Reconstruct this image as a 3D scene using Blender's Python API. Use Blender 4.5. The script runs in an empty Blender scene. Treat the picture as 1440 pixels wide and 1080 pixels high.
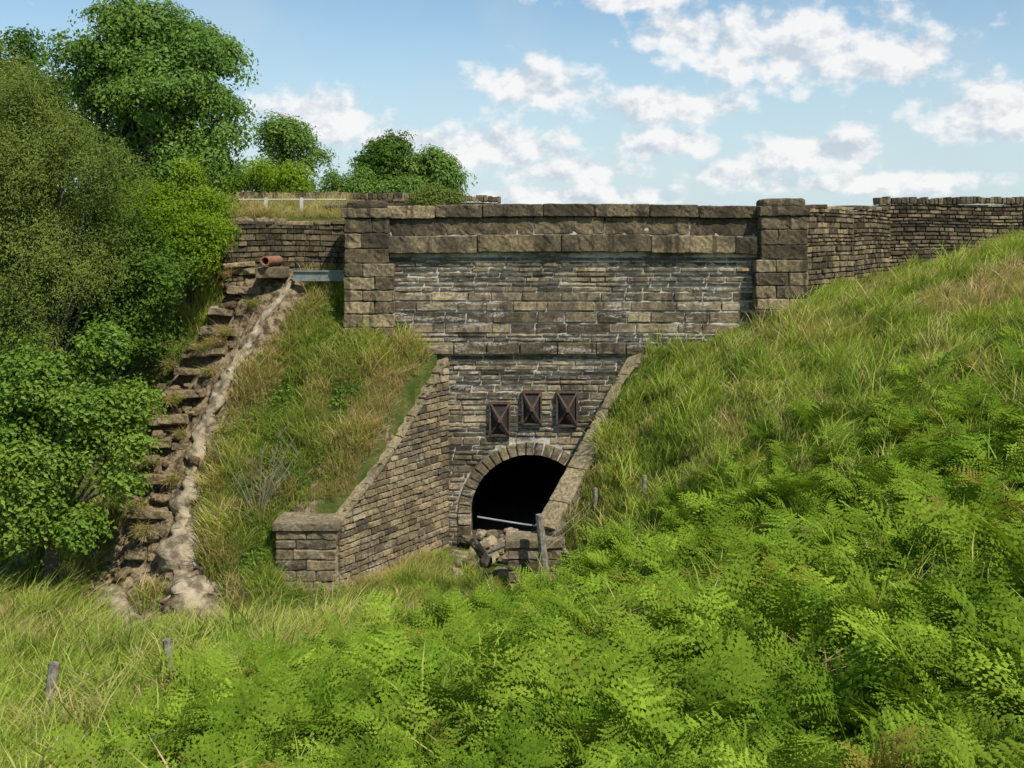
import bpy, math, random
import numpy as np
from mathutils import noise as mn, Vector
random.seed(7); rng=np.random.default_rng(7)
S=bpy.context.scene
R=math.radians
# ------------------------------------------------------------ helpers
class MB:
    def __init__(s): s.v=[]; s.f=[]; s.c=[]
    def add(s,vs,fs,col=(1,1,1)):
        o=len(s.v); s.v.extend(vs); s.f.extend([tuple(i+o for i in f) for f in fs])
        if isinstance(col,list): s.c.extend(col)
        else: s.c.extend([col]*len(vs))
    def obj(s,name,mat,parent=None,link=True,smooth=False):
        me=bpy.data.meshes.new(name); me.from_pydata([tuple(map(float,p)) for p in s.v],[],s.f)
        a=me.color_attributes.new("Col",'FLOAT_COLOR','POINT')
        buf=np.ones((len(s.v),4),dtype=np.float32)
        if len(s.c): buf[:,:3]=np.array([c[:3] for c in s.c])
        a.data.foreach_set("color",buf.ravel())
        if smooth: me.polygons.foreach_set("use_smooth",[True]*len(me.polygons))
        me.materials.append(mat); me.update()
        o=bpy.data.objects.new(name,me)
        if link: S.collection.objects.link(o)
        if parent: o.parent=parent
        return o
def empty(name):
    e=bpy.data.objects.new(name,None); S.collection.objects.link(e); return e
def nz(x,y,z): return mn.noise(Vector((x,y,z)))
def vc(c,a=.85,b=1.15):
    k=random.uniform(a,b); return tuple(k*q for q in c)
# ------------------------------------------------------------ node helpers
class NT:
    def __init__(s,nt): s.t=nt
    def n(s,typ,**k):
        nd=s.t.nodes.new(typ)
        for a,b in k.items():
            if a=='i':
                for kk,vv in b.items():
                    if hasattr(vv,'node'): s.t.links.new(vv,nd.inputs[kk])
                    else: nd.inputs[kk].default_value=vv
            else: setattr(nd,a,b)
        return nd
    def math(s,op,a,b=0.0,c=None,clamp=False):
        i={0:a,1:b}
        if c is not None: i[2]=c
        return s.n('ShaderNodeMath',operation=op,use_clamp=clamp,i=i).outputs[0]
    def mix(s,f,a,b,blend='MIX'):
        nd=s.n('ShaderNodeMix',data_type='RGBA',blend_type=blend)
        for idx,v in ((0,f),(6,a),(7,b)):
            if hasattr(v,'node'): s.t.links.new(v,nd.inputs[idx])
            else: nd.inputs[idx].default_value=v if idx==0 else (tuple(v)+(1,))[:4]
        return nd.outputs[2]
    def noise(s,vec,scale,detail=4,rough=.55):
        return s.n('ShaderNodeTexNoise',i={'Vector':vec,'Scale':scale,'Detail':detail,'Roughness':rough}).outputs[0]
    def ramp(s,v,a,b):
        return s.n('ShaderNodeMapRange',interpolation_type='SMOOTHSTEP',i={0:v,1:a,2:b,3:0.0,4:1.0}).outputs[0]
def newmat(name):
    m=bpy.data.materials.new(name); m.use_nodes=True; t=m.node_tree; t.nodes.clear()
    return m,NT(t)
def finish(nt,shader):
    o=nt.n('ShaderNodeOutputMaterial'); nt.t.links.new(shader,o.inputs[0])
def streak(N,pos,f=None):
    sv=N.n('ShaderNodeVectorMath',operation='MULTIPLY',i={0:pos,1:(.5,.5,3.0)}).outputs[0]
    a=N.ramp(N.noise(sv,2.4,5,.72),.49,.60)
    b=N.ramp(N.noise(pos,.65,3),.38,.56)
    c=N.ramp(N.noise(pos,16,3,.7),.36,.60)
    return N.math('MULTIPLY',N.math('MULTIPLY',a,b),c)
def stone_mat(name,eff=0.0,dark=.5,moss=.15,bump=.5,gain=1.12):
    m,N=newmat(name)
    pos=N.n('ShaderNodeNewGeometry').outputs['Position']
    col=N.n('ShaderNodeAttribute',attribute_name='Col').outputs['Color']
    n1=N.noise(pos,1.1,4); n2=N.noise(pos,14,4,.65); n3=N.noise(pos,60,2,.6); n4=N.noise(pos,4,5,.7)
    c=N.mix(N.ramp(n2,.3,.7),N.mix(1,col,(.56*gain,.525*gain,.46*gain),'MULTIPLY'),N.mix(1,col,(1.42*gain,1.29*gain,1.07*gain),'MULTIPLY'))
    c=N.mix(N.math('MULTIPLY',N.ramp(n1,.42,.64),dark),c,(.046,.040,.031))
    sv=N.n('ShaderNodeVectorMath',operation='MULTIPLY',i={0:pos,1:(3,3,.45)}).outputs[0]
    c=N.mix(N.math('MULTIPLY',N.ramp(N.noise(sv,1.6,4,.6),.52,.66),dark*.95),c,(.036,.032,.025))
    c=N.mix(N.math('MULTIPLY',N.ramp(n4,.55,.75),moss),c,(.11,.105,.045))
    if eff>0:
        f=streak(N,pos)
        z=N.n('ShaderNodeSeparateXYZ',i={0:pos}).outputs[2]
        f=N.math('MULTIPLY',N.math('MULTIPLY',f,N.ramp(z,-.6,-1.0)),eff)
        c=N.mix(f,c,(.54,.495,.42))
    h=N.math('ADD',N.math('MULTIPLY',n2,.7),N.math('MULTIPLY',n3,.3))
    b=N.n('ShaderNodeBump',i={'Strength':bump,'Distance':.04,'Height':h}).outputs[0]
    p=N.n('ShaderNodeBsdfDiffuse',i={'Color':c,'Roughness':.3,'Normal':b})
    finish(N,p.outputs[0]); return m
def leaf_mat(name,c1,c2,dry=(.30,.24,.10),trans=.35,nscale=.5,rough=.5,gloss=False):
    m,N=newmat(name)
    oi=N.n('ShaderNodeObjectInfo')
    rnd=oi.outputs['Random']; loc=oi.outputs['Location']
    n=N.ramp(N.noise(loc,nscale,1),.35,.65)
    f=N.math('ADD',N.math('MULTIPLY',n,.55),N.math('MULTIPLY',rnd,.45))
    c=N.mix(f,c1,c2)
    col=N.n('ShaderNodeAttribute',attribute_name='Col').outputs['Color']
    d=N.n('ShaderNodeAttribute',attribute_type='INSTANCER',attribute_name='dry').outputs['Fac']
    c=N.mix(1,N.mix(d,c,dry),col,'MULTIPLY')
    if gloss: p=N.n('ShaderNodeBsdfPrincipled',i={'Base Color':c,'Roughness':rough,'Specular IOR Level':.25})
    else: p=N.n('ShaderNodeBsdfDiffuse',i={'Color':c})
    t=N.n('ShaderNodeBsdfTranslucent',i={'Color':N.mix(1,c,(1.25,1.2,.6),'MULTIPLY')})
    mx=N.n('ShaderNodeMixShader',i={0:trans,1:p.outputs[0],2:t.outputs[0]})
    finish(N,mx.outputs[0]); return m
def simple_mat(name,c1,c2,scale=8,rough=.8,metal=0,bump=.3,bd=.03):
    m,N=newmat(name)
    pos=N.n('ShaderNodeNewGeometry').outputs['Position']
    n=N.noise(pos,scale,6,.65)
    c=N.mix(N.ramp(n,.35,.65),c1,c2)
    col=N.n('ShaderNodeAttribute',attribute_name='Col').outputs['Color']
    c=N.mix(1,c,col,'MULTIPLY')
    b=N.n('ShaderNodeBump',i={'Strength':bump,'Distance':bd,'Height':n}).outputs[0]
    p=N.n('ShaderNodeBsdfPrincipled',i={'Base Color':c,'Roughness':rough,'Metallic':metal,'Normal':b})
    finish(N,p.outputs[0]); return m
# ------------------------------------------------------------ terrain
CP=np.array([
(0,-6,-1.2),(8,-6,-.6),(-8,-6,-3.8),(0,0,-2.1),(1.8,4.5,-2.6),(0,5,-3.1),(0,10,-4.6),(0,16,-6.2),
(-2.4,8,-4.5),(-5.6,12,-6.0),(-4.6,15,-6.5),(-6,15,-6.7),(-9.3,20,-7.7),(-11.2,24,-8.3),
(2.2,9,-3.8),(3.1,7,-3.1),(6,8,-2.6),(10,8,-1.7),(5.6,12,-3.7),(8.4,18,-3.5),(11.2,24,-2.0),(13,28,-1.1),(15,32.2,-.2),(13.9,33.8,-.7),(16,34.2,-.1),
(6.9,20,-4.1),(8.6,25,-2.75),(10.3,30,-1.75),(11.5,33.6,-1.3),(9.7,31.8,-1.5),(8.2,30,-2.0),(8.0,29,-2.1),(5.4,29.8,-3.1),(6.7,29.8,-2.6),(4.7,26,-3.9),(4.17,23,-4.9),
(3.44,19,-5.6),(2.2,12,-4.5),(2.54,28,-5.0),(3.75,29.9,-3.15),(2.0,26.8,-6.5),(1.5,25,-8.0),(2.6,25,-6.2),(.57,22,-7.6),
(-1.5,26,-8.5),(-3,24,-8.5),(-3.6,25.3,-8.65),(0,25.5,-8.6),(-1,22,-7.9),(-2,19,-7.2),(-4,20,-7.5),(-5,23,-8.4),(-6.8,24.6,-8.7),
(-5.93,30.6,-1.5),(-4.6,30.9,-1.6),(-3.6,29.9,-2.7),(-2.2,29.8,-3.2),(-3.25,28,-4.85),(-4.5,26.6,-6.7),(-5.4,26.6,-6.9),(-6,29,-4.3),(-6.8,27,-6.5),(-5.6,25.2,-8.4),(-4.4,25.0,-8.6),(-4.6,28.6,-4.0),(-4.2,29.5,-2.9),
(-7.43,31,-1.3),(-7.6,30.4,-2.4),(-8.2,29.8,-3.4),(-8.67,29.1,-4.5),(-8.8,28,-6.0),(-8.9,27.2,-7.2),(-8.9,26.3,-8.2),(-7.9,26.2,-7.7),(-8.0,28.2,-5.3),(-7.1,29.7,-2.8),(-6.5,30.2,-1.7),
(-10,30,-4),(-9.6,31.5,-1.5),(-12,32,-1.5),(-11.2,28,-7.0),(-14,30,-5),(-16,28,-6.5),(-9.5,33.5,0),(-14,35,.2),(-16,24,-8),(-12,18,-7.4),(-10,12,-6.8),(-16,10,-7.5),(-5,5,-4.9),(-3,0,-3.3),
(16,20,-1.8),(16,26,-.8),(17,32,-.05),(16,12,-1.8),(16,38,.2),(0,38,-.5)],dtype=float)
def tps_fit(P):
    n=len(P); X=P[:,:2]
    d=np.linalg.norm(X[:,None]-X[None],axis=2); K=np.where(d>0,d*d*np.log(d+1e-12),0)+np.eye(n)*.05
    A=np.zeros((n+3,n+3)); A[:n,:n]=K; A[:n,n]=1; A[:n,n+1:]=X; A[n,:n]=1; A[n+1:,:n]=X.T
    b=np.zeros(n+3); b[:n]=P[:,2]
    return np.linalg.solve(A,b)
W=tps_fit(CP)
def ss(a,b,x):
    t=np.clip((x-a)/(b-a),0,1); return t*t*(3-2*t)
def front(x,y):
    xc=np.clip(x,-17,18); yc=np.clip(y,-6,38)
    out=np.full(xc.shape,W[-3])+W[-2]*xc+W[-1]*yc
    for i in range(len(CP)):
        r2=(xc-CP[i,0])**2+(yc-CP[i,1])**2+1e-12
        out+=W[i]*.5*r2*np.log(r2)
    out+=.06*np.sin(2.1*x+.7*y)*np.sin(1.7*y-.6*x)+.04*np.sin(4.7*x+2)*np.sin(5.3*y+1)
    return out
def plateau(x,y):
    l=1-ss(-5.2,-3.6,x)
    return (-.3)*(1-l)+l*np.clip(.36+.17*(y-31),.3,1.0)+0*x
def wall_y(x):
    return np.where(x<-4.6,31.25,np.where(x<8.0,30.25,np.where(x<11.7,30.25+(x-8.0)*1.13,34.6)))
CH=[(-1.735,30.25),(-3.97,26.55),(-5.35,26.4),(-5.4,25.45),(1.1,25.6),(.86,26.4),(3.8,30.25)]
def inpoly(x,y,poly):
    ins=np.zeros(x.shape,bool); n=len(poly)
    for i in range(n):
        x1,y1=poly[i]; x2,y2=poly[(i+1)%n]
        c=((y1>y)!=(y2>y))&(x<(x2-x1)*(y-y1)/(y2-y1+1e-12)+x1)
        ins^=c
    return ins
def H(x,y):
    x=np.atleast_1d(np.asarray(x,float)); y=np.atleast_1d(np.asarray(y,float))
    f=front(x,y); p=plateau(x,y); wy=wall_y(x)
    z=np.where(y>wy,p,f)
    t=ss(31.8,34.0,y); zl=f*(1-t)+p*t
    z=np.where(x<-8.35,zl,z)
    t2=ss(30,35,y); z=np.where(x>22,f*(1-t2)+p*t2,z)
    z=np.where(inpoly(x,y,CH),-8.5+.03*np.sin(5*x)*np.sin(4*y),z)
    return z
def Hs(x,y): return float(H(x,y)[0])
def dist_seg(x,y,pts):
    d=np.full(x.shape,1e9)
    for a,b in zip(pts[:-1],pts[1:]):
        ax,ay=a;bx,by=b; L2=(bx-ax)**2+(by-ay)**2; t=np.clip(((x-ax)*(bx-ax)+(y-ay)*(by-ay))/L2,0,1)
        d=np.minimum(d,np.hypot(x-ax-t*(bx-ax),y-ay-t*(by-ay)))
    return d
KB=[(-6.1,30.55,-1.22,.10),(-6.55,30.1,-1.95,.14),(-7.0,29.7,-2.7,.17),(-7.45,29.3,-3.45,.18),(-7.75,28.9,-4.2,.19),(-7.95,28.4,-5.05,.22),(-8.05,27.8,-5.95,.27),(-8.05,27.1,-6.8,.33),(-7.95,26.4,-7.55,.40),(-7.6,25.7,-8.15,.48),(-7.0,25.0,-8.62,.54),(-6.7,24.4,-8.8,.45)]
ST=[(-7.3,31.0,-1.02,1.3),(-7.4,30.65,-1.54,1.35),(-7.6,30.3,-2.06,1.3),(-7.9,29.95,-2.62,1.2),(-8.2,29.6,-3.16,1.35),(-8.45,29.25,-3.62,1.1),(-8.67,28.9,-4.16,1.3),(-8.8,28.5,-4.8,1.1),(-8.85,28.1,-5.32,1.2),(-8.9,27.6,-6.15,1.1),(-8.95,27.1,-6.85,1.3),(-8.95,26.5,-7.75,1.1)]
KP=[(k[0],k[1]) for k in KB]; SP=[(s[0],s[1]) for s in ST]
WASH=[(-9.0,27.2),(-8.3,25.6),(-7.3,24.1)]
xs=np.concatenate([-17-np.geomspace(.3,1500,26)[::-1],np.arange(-17,18,.13),18+np.geomspace(.3,1500,26)])
ys=np.concatenate([-1-np.geomspace(.3,400,18)[::-1],np.arange(-1,36,.13),36+np.geomspace(.3,3000,26)])
GX,GY=np.meshgrid(xs,ys); gx,gy=GX.ravel(),GY.ravel(); GZ=H(gx,gy)
nx,ny=len(xs),len(ys)
soil=np.clip(1.25-np.minimum(dist_seg(gx,gy,KP)/.65,dist_seg(gx,gy,SP)/1.1),0,1)*(gx>-10.7)
soil=np.maximum(soil,.95*np.clip(1.35-dist_seg(gx,gy,[(-9.9,25.9),(-7.9,23.3)])/.6,0,1))
soil=np.maximum(soil,.95*np.clip(1.3-dist_seg(gx,gy,WASH)/.75,0,1))
soil=np.maximum(soil,.6*np.clip(1.2-dist_seg(gx,gy,[(-3.4,28.2),(-5.1,26.8)])/.6,0,1))
rs=np.where((soil>.05),.12*np.sin(9*gx+3*np.sin(7*gy))*np.sin(8*gy+2*np.sin(6*gx))+.05*rng.normal(size=len(gx)),0)
GZ=GZ+np.where(inpoly(gx,gy,CH),0,rs*soil*np.where((gx>-6)&(gx<0),.3,1))
idx=np.arange(nx*ny).reshape(ny,nx)
F=np.stack([idx[:-1,:-1],idx[:-1,1:],idx[1:,1:],idx[1:,:-1]],-1).reshape(-1,4)
V=np.stack([gx,gy,GZ],1)
cen=V[F].mean(1); dz=V[F][:,:,2].max(1)-V[F][:,:,2].min(1)
keep=~((cen[:,0]>-2.0)&(cen[:,0]<3.7)&(cen[:,1]>29.9)&(cen[:,1]<30.6)&(dz>1))
F=F[keep]
m,N=newmat("ground_soil_grass")
pos=N.n('ShaderNodeNewGeometry').outputs['Position']
c=N.mix(N.ramp(N.noise(pos,1.2,4),.35,.65),(.06,.09,.02),(.13,.14,.04))
c=N.mix(N.ramp(N.noise(pos,3.5,5,.7),.56,.72),c,(.19,.15,.08))
so_=N.n('ShaderNodeAttribute',attribute_name='soil').outputs['Fac']
sc=N.mix(N.ramp(N.noise(pos,5,6,.7),.38,.62),(.09,.064,.037),(.36,.28,.175))
c=N.mix(N.ramp(N.math('ADD',so_,N.math('MULTIPLY',N.math('SUBTRACT',N.noise(pos,3,5,.6),.5),1.2)),.35,.6),c,sc)
b=N.n('ShaderNodeBump',i={'Strength':.9,'Distance':.12,'Height':N.noise(pos,9,5,.7)}).outputs[0]
finish(N,N.n('ShaderNodeBsdfDiffuse',i={'Color':c,'Normal':b}).outputs[0])
me=bpy.data.meshes.new("ground"); me.from_pydata(V.tolist(),[],F.tolist()); me.materials.append(m)
a=me.attributes.new("soil",'FLOAT','POINT'); a.data.foreach_set("value",soil.astype(np.float32))
me.polygons.foreach_set("use_smooth",[True]*len(me.polygons))
S.collection.objects.link(bpy.data.objects.new("ground",me))
# ------------------------------------------------------------ stones
def scol(kind='grit'):
    r=random.random()
    if kind=='dark': base=(.088,.077,.060) if r<.55 else (.142,.122,.087)
    elif kind=='tan': base=(.225,.193,.132) if r<.5 else ((.176,.151,.106) if r<.82 else (.10,.088,.07))
    else:
        base=(.16,.138,.101) if r<.42 else ((.087,.076,.059) if r<.78 else (.235,.2,.138))
    return vc(base,.72,1.25)
def lin(a,b,e,step):
    if b-a<3*e: e=(b-a)/4
    n=max(1,int(round((b-a-2*e)/step)))
    return [a]+[a+e+(b-a-2*e)*i/n for i in range(n+1)]+[b]
def stone(mb,fm,ua,ub,va,vb,prot,kind='grit',rough=.012,e=.014,col=None,step=.11):
    if ub-ua<.03 or vb-va<.03: return
    U=lin(ua,ub,e,step); Vv=lin(va,vb,e,step); vs=[]; sd=random.random()*99
    pr=prot*random.uniform(.6,1.25); tl=random.uniform(-.02,.02)
    for j,v in enumerate(Vv):
        for i,u in enumerate(U):
            brd=i in(0,len(U)-1) or j in (0,len(Vv)-1)
            ju=random.uniform(-1,1)*.006; jv=random.uniform(-1,1)*.004
            d=-.02 if brd else pr+tl*(v-va)/(vb-va)+rough*2*nz(u*5+sd,v*5,sd)+random.uniform(-.3,.3)*rough
            vs.append(fm(u+ju,v+jv,d))
    n=len(U); fs=[(j*n+i,j*n+i+1,(j+1)*n+i+1,(j+1)*n+i) for j in range(len(Vv)-1) for i in range(n-1)]
    mb.add(vs,fs,col or scol(kind))
def course_wall(mb,fm,u0,u1,v0,v1,hs,lr,gap,prot,kind='grit',rough=.012,excl=None,top=None,bot=None,big=1.25):
    v=v1
    while v>v0+.04:
        h=random.choice(hs)*random.uniform(.92,1.08)
        va=max(v0,v-h); u=u0
        while u<u1-.02:
            k=1.0 if h<.22 else big
            L=random.uniform(*lr)*k; ub=min(u1,u+L)
            if u1-ub<.12: ub=u1
            a,bb=u,ub
            if excl:
                ex=excl(va,v)
                if ex:
                    xa,xb=ex
                    if a>=xa and bb<=xb: u=ub; continue
                    if a<xa<bb and bb>xb:
                        stone(mb,fm,a+gap/2,xa,va+gap/2,v-gap/2,prot,kind,rough); a=xb
                    elif a<xa<bb: bb=xa
                    elif a<xb<bb: a=xb
            vt,vb_=v,va
            if top: vt=min(v,top((a+bb)/2))
            if bot: vb_=max(va,bot((a+bb)/2)-.4)
            g2=gap*random.uniform(.55,1.15)
            if vt-vb_>.05: stone(mb,fm,a+gap*.25,bb-gap*.25,vb_+g2/2,vt-g2/2,prot,kind,rough)
            u=ub
        v=va
def block(mb,c,size,rot=0,r=.03,rough=.015,col=None,kind='grit',tilt=0,step=.16,tilty=0):
    hx,hy,hz=[s/2 for s in size]; h=(hx,hy,hz); r=min(r,min(h)*.8); sd=random.random()*50
    def L(a): 
        n=max(1,int(round((2*a-2*r)/step))); return [-a,-a+r*.5]+[-a+r+(2*a-2*r)*i/n for i in range(n+1)]+[a-r*.5,a]
    ls=[L(hx),L(hy),L(hz)]; cr,sr=math.cos(rot),math.sin(rot); ct,st=math.cos(tilt),math.sin(tilt); cy,sy=math.cos(tilty),math.sin(tilty)
    vs=[];fs=[]
    for ax in range(3):
        for sg in(-1,1):
            a1,a2=(ax+1)%3,(ax+2)%3; A=ls[a1];B=ls[a2]; o=len(vs)
            for q in B:
                for p in A:
                    P=[0,0,0]; P[ax]=sg*h[ax]; P[a1]=p; P[a2]=q
                    Q=[max(-(h[k]-r),min(h[k]-r,P[k])) for k in range(3)]
                    D=[P[k]-Q[k] for k in range(3)]; l=math.sqrt(sum(d*d for d in D)) or 1
                    P=[Q[k]+D[k]/l*r for k in range(3)]
                    w=rough*2
                    nv=mn.noise_vector(Vector((P[0]*4+sd,P[1]*4+sd,P[2]*4)))*.6+mn.noise_vector(Vector((P[0]*11+sd,P[1]*11,P[2]*11)))*.6
                    x,y,z=P[0]+nv.x*w*.6,P[1]+nv.y*w,P[2]+nv.z*w*.6
                    y,z=y*ct-z*st,y*st+z*ct
                    x,z=x*cy-z*sy,x*sy+z*cy
                    x,y=x*cr-y*sr,x*sr+y*cr
                    vs.append((c[0]+x,c[1]+y,c[2]+z))
            n=len(A)
            for j in range(len(B)-1):
                for i in range(n-1):
                    f=(o+j*n+i,o+j*n+i+1,o+(j+1)*n+i+1,o+(j+1)*n+i)
                    fs.append(f if sg>0 else f[::-1])
    mb.add(vs,fs,col or scol(kind))
def box(mb,x0,x1,y0,y1,z0,z1,col=(1,1,1)):
    v=[(x,y,z) for z in(z0,z1) for y in(y0,y1) for x in(x0,x1)]
    mb.add(v,[(0,2,3,1),(4,5,7,6),(0,1,5,4),(2,6,7,3),(0,4,6,2),(1,3,7,5)],col)
def tube(mb,pts,rad,seg=8,nzamp=0,col=(1,1,1),flat=1.0,nf=2):
    P=[Vector(p) for p in pts]; vs=[];n=len(P)
    for i,p in enumerate(P):
        t=(P[min(i+1,n-1)]-P[max(i-1,0)]).normalized()
        a=t.cross(Vector((0,0,1))); 
        if a.length<.1: a=t.cross(Vector((1,0,0)))
        a.normalize(); b=a.cross(t).normalized()
        for k in range(seg):
            th=2*math.pi*k/seg
            rr=rad[i]*(1+(nzamp*(nz(p.x*nf+math.cos(th),p.y*nf+math.sin(th),p.z*nf)+.45*nz(p.x*nf*2.5+2*math.cos(th),p.y*nf*2.5+2*math.sin(th),p.z*nf*2.5)) if nzamp else 0))
            vs.append(tuple(p+a*math.cos(th)*rr+b*math.sin(th)*rr*flat))
    fs=[(i*seg+k,i*seg+(k+1)%seg,(i+1)*seg+(k+1)%seg,(i+1)*seg+k) for i in range(n-1) for k in range(seg)]
    fs+=[tuple(range(seg))[::-1],tuple((n-1)*seg+k for k in range(seg))]
    mb.add(vs,fs,col)
M_fac=stone_mat("gritstone_facade",eff=.85,dark=.6,gain=1.42)
M_par=stone_mat("gritstone_parapet",eff=.0,dark=.7,gain=1.28)
M_wing=stone_mat("gritstone_wing",eff=.45,dark=.35,gain=1.25)
M_dry=stone_mat("gritstone_drystone",eff=0,dark=.45,moss=.3,gain=1.25)
M_cop=stone_mat("coping_pale",eff=0,dark=.3,moss=.35,gain=1.15)
m,N=newmat("lime_mortar"); M_mort=m
pos=N.n('ShaderNodeNewGeometry').outputs['Position']
sv=N.n('ShaderNodeVectorMath',operation='MULTIPLY',i={0:pos,1:(.6,.6,1.6)}).outputs[0]
n_=N.math('MULTIPLY',N.ramp(N.noise(sv,1.0,5,.7),.37,.58),N.ramp(N.noise(pos,5,4,.7),.25,.55))
c=N.mix(n_,(.09,.078,.06),(.62,.57,.48))
finish(N,N.n('ShaderNodeBsdfDiffuse',i={'Color':c,'Normal':N.n('ShaderNodeBump',i={'Strength':.4,'Distance':.03,'Height':N.noise(pos,20,4,.6)}).outputs[0]}).outputs[0])
bridge=empty("stone_bridge")
X0,X1=-3.45,6.75
AC=(.49,-7.62); RI,RO=1.62,1.98
def camber(x): return .09*(1-((x-1.6)/5.5)**2)
mb=MB(); top=-.55
box(mb,X0-.3,X1+.3,30.0,30.5,top-.3,.36)
for a,b in((X0-.3,AC[0]-RI),(AC[0]+RI,X1+.3)):
    mb.add([(a,30,-9.1),(b,30,-9.1),(b,30,top-.3),(a,30,top-.3)],[(0,1,2,3)])
n=24
for i in range(n):
    ta=math.pi*i/n;tb=math.pi*(i+1)/n
    xa,xb=AC[0]-RI*math.cos(ta),AC[0]-RI*math.cos(tb); za,zb=AC[1]+RI*math.sin(ta),AC[1]+RI*math.sin(tb)
    mb.add([(xa,30,za),(xb,30,zb),(xb,30,top-.3),(xa,30,top-.3)],[(0,1,2,3)])
mb.obj("mortar_backing",M_mort,bridge)
mf=MB(); fm=lambda u,v,d:(u,30-d,v)
def excl(va,vb):
    m_=va if va>AC[1] else AC[1]
    dz_=max(0,m_-AC[1]); r=RO-.02
    if dz_>=r: return None
    w=math.sqrt(r*r-dz_*dz_); return (AC[0]-w,AC[0]+w)
course_wall(mf,fm,X0,X1,-2.93,-.6,[.13,.27,.12,.31,.12,.13,.15],(.4,1.1),.05,.045,rough=.016,big=1.2)
u=X0
while u<X1:
    L=random.uniform(.75,1.15); block(mf,(u+L/2,30.0,-3.1),(L-.03,.34,.31),r=.025,rough=.014,kind='dark'); u+=L
course_wall(mf,fm,-2.2,3.9,-9.0,-3.28,[.13,.13,.12,.24,.14,.21],(.35,1.0),.046,.045,excl=excl,rough=.015)
nv=23
for i in range(nv):
    ta=math.pi*i/nv; tb=math.pi*(i+1)/nv
    va_=lambda u,v,d:(AC[0]-v*math.cos(u),30-d,AC[1]+v*math.sin(u))
    stone(mf,va_,ta+.008,tb-.008,RI-.01,RO-.02,.07,kind='tan',e=.012,step=.1,col=vc((.17,.147,.107),.6,1.2))
    mf.add([(AC[0]-RI*math.cos(t),yy,AC[1]+RI*math.sin(t)) for t,yy in((ta+.01,29.95),(tb-.01,29.95),(tb-.01,30.6),(ta+.01,30.6))],[(0,1,2,3)],(.14,.12,.1))
for sx in(-1,1):
    z=AC[1]
    while z>-8.8:
        block(mf,(AC[0]+sx*(RI+.17),30.05,z-.16),(.36,.26,.29),kind='tan'); z-=.31
mf.obj("facade_masonry",M_fac,bridge)
mp=MB()
def pcourse(z0,z1,lr,depth,yf,kind='dark',rough=.014):
    u=X0+.0
    while u<X1-.05:
        L=random.uniform(*lr)
        if X1-(u+L)<.5: L=X1-u
        cz=camber(u+L/2)
        block(mp,(u+L/2,yf+depth/2,(z0+z1)/2+cz),(L-.018,depth,z1-z0-.014),r=.03,rough=rough,kind=kind,step=.10)
        u+=L
pcourse(.40,.76,(1.2,1.7),.70,29.86,'grit',.022)
pcourse(-.08,.40,(1.6,2.6),.5,29.98,'dark',.027)
pcourse(-.56,-.08,(2.0,2.7),.7,29.74,'grit',.022)
for i in range(12):
    a=X0+(X1-X0)*i/12; b=X0+(X1-X0)*(i+1)/12; box(mp,a,b,30.03,30.4,-.2,.70+camber((a+b)/2),(.05,.045,.035))
mp.obj("parapet",M_par,bridge)
def pilaster(x0,x1,yf,zb,zt,name,dx):
    mq=MB(); z=zt; row=0
    block(mq,((x0+x1)/2,yf+.42,zt+.06),(x1-x0-.12,.95,.28),r=.13,rough=.02,kind='grit')
    while z>zb:
        if z>-.6: h=random.choice([.36,.42,.40])
        else: h=random.choice([.3,.34,.36])
        low=z<-.55
        a,b=(x0-(.0 if dx>0 else .14),x1+(.14 if dx>0 else .0)) if low else (x0,x1)
        t=max(0,(-.6-z))*.06
        yy=yf-(.08 if low else 0)-t*.5
        if row==0: a-=.06;b+=.06;yy-=.06;h=.28
        if row%3==0 and not low: cuts=[a,b]
        elif row%2: cuts=[a,a+(b-a)*.62,b]
        else: cuts=[a,a+(b-a)*.38,b]
        for p,q in zip(cuts[:-1],cuts[1:]):
            block(mq,((p+q)/2,yy+.45,z-h/2),(q-p-.014,.9,h-.014),r=.035,rough=.028,kind=random.choice(['grit','grit','dark','tan']) if low else random.choice(['grit','dark']),step=.11)
        z-=h; row+=1
    box(mq,x0+.06,x1-.06,yf+.08,yf+.8,zb,zt-.03,(.06,.055,.05))
    mq.obj(name,M_par,bridge)
pilaster(-4.53,-3.33,29.62,-3.6,.72,"pilaster_west",1)
pilaster(6.7,7.98,29.6,-3.2,.78,"pilaster_east",-1)
mt=MB(); n=20; L=16
vs=[]
for j in range(9):
    y=30.02+L*j/8
    vs.append((AC[0]-RI,y,-9))
    for i in range(n+1): t=math.pi*i/n; vs.append((AC[0]-RI*math.cos(t),y,AC[1]+RI*math.sin(t)))
    vs.append((AC[0]+RI,y,-9))
k=n+3; fs=[(j*k+i,j*k+i+1,(j+1)*k+i+1,(j+1)*k+i) for j in range(8) for i in range(k-1)]
fs+=[tuple(8*k+i for i in range(k))]  # end cap added so no daylight shows through the barrel
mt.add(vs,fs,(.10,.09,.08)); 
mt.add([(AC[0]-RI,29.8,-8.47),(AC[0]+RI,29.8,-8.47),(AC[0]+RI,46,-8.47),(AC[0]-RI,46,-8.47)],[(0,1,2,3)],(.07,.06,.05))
mt.obj("tunnel_barrel",M_dry,bridge)
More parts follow.
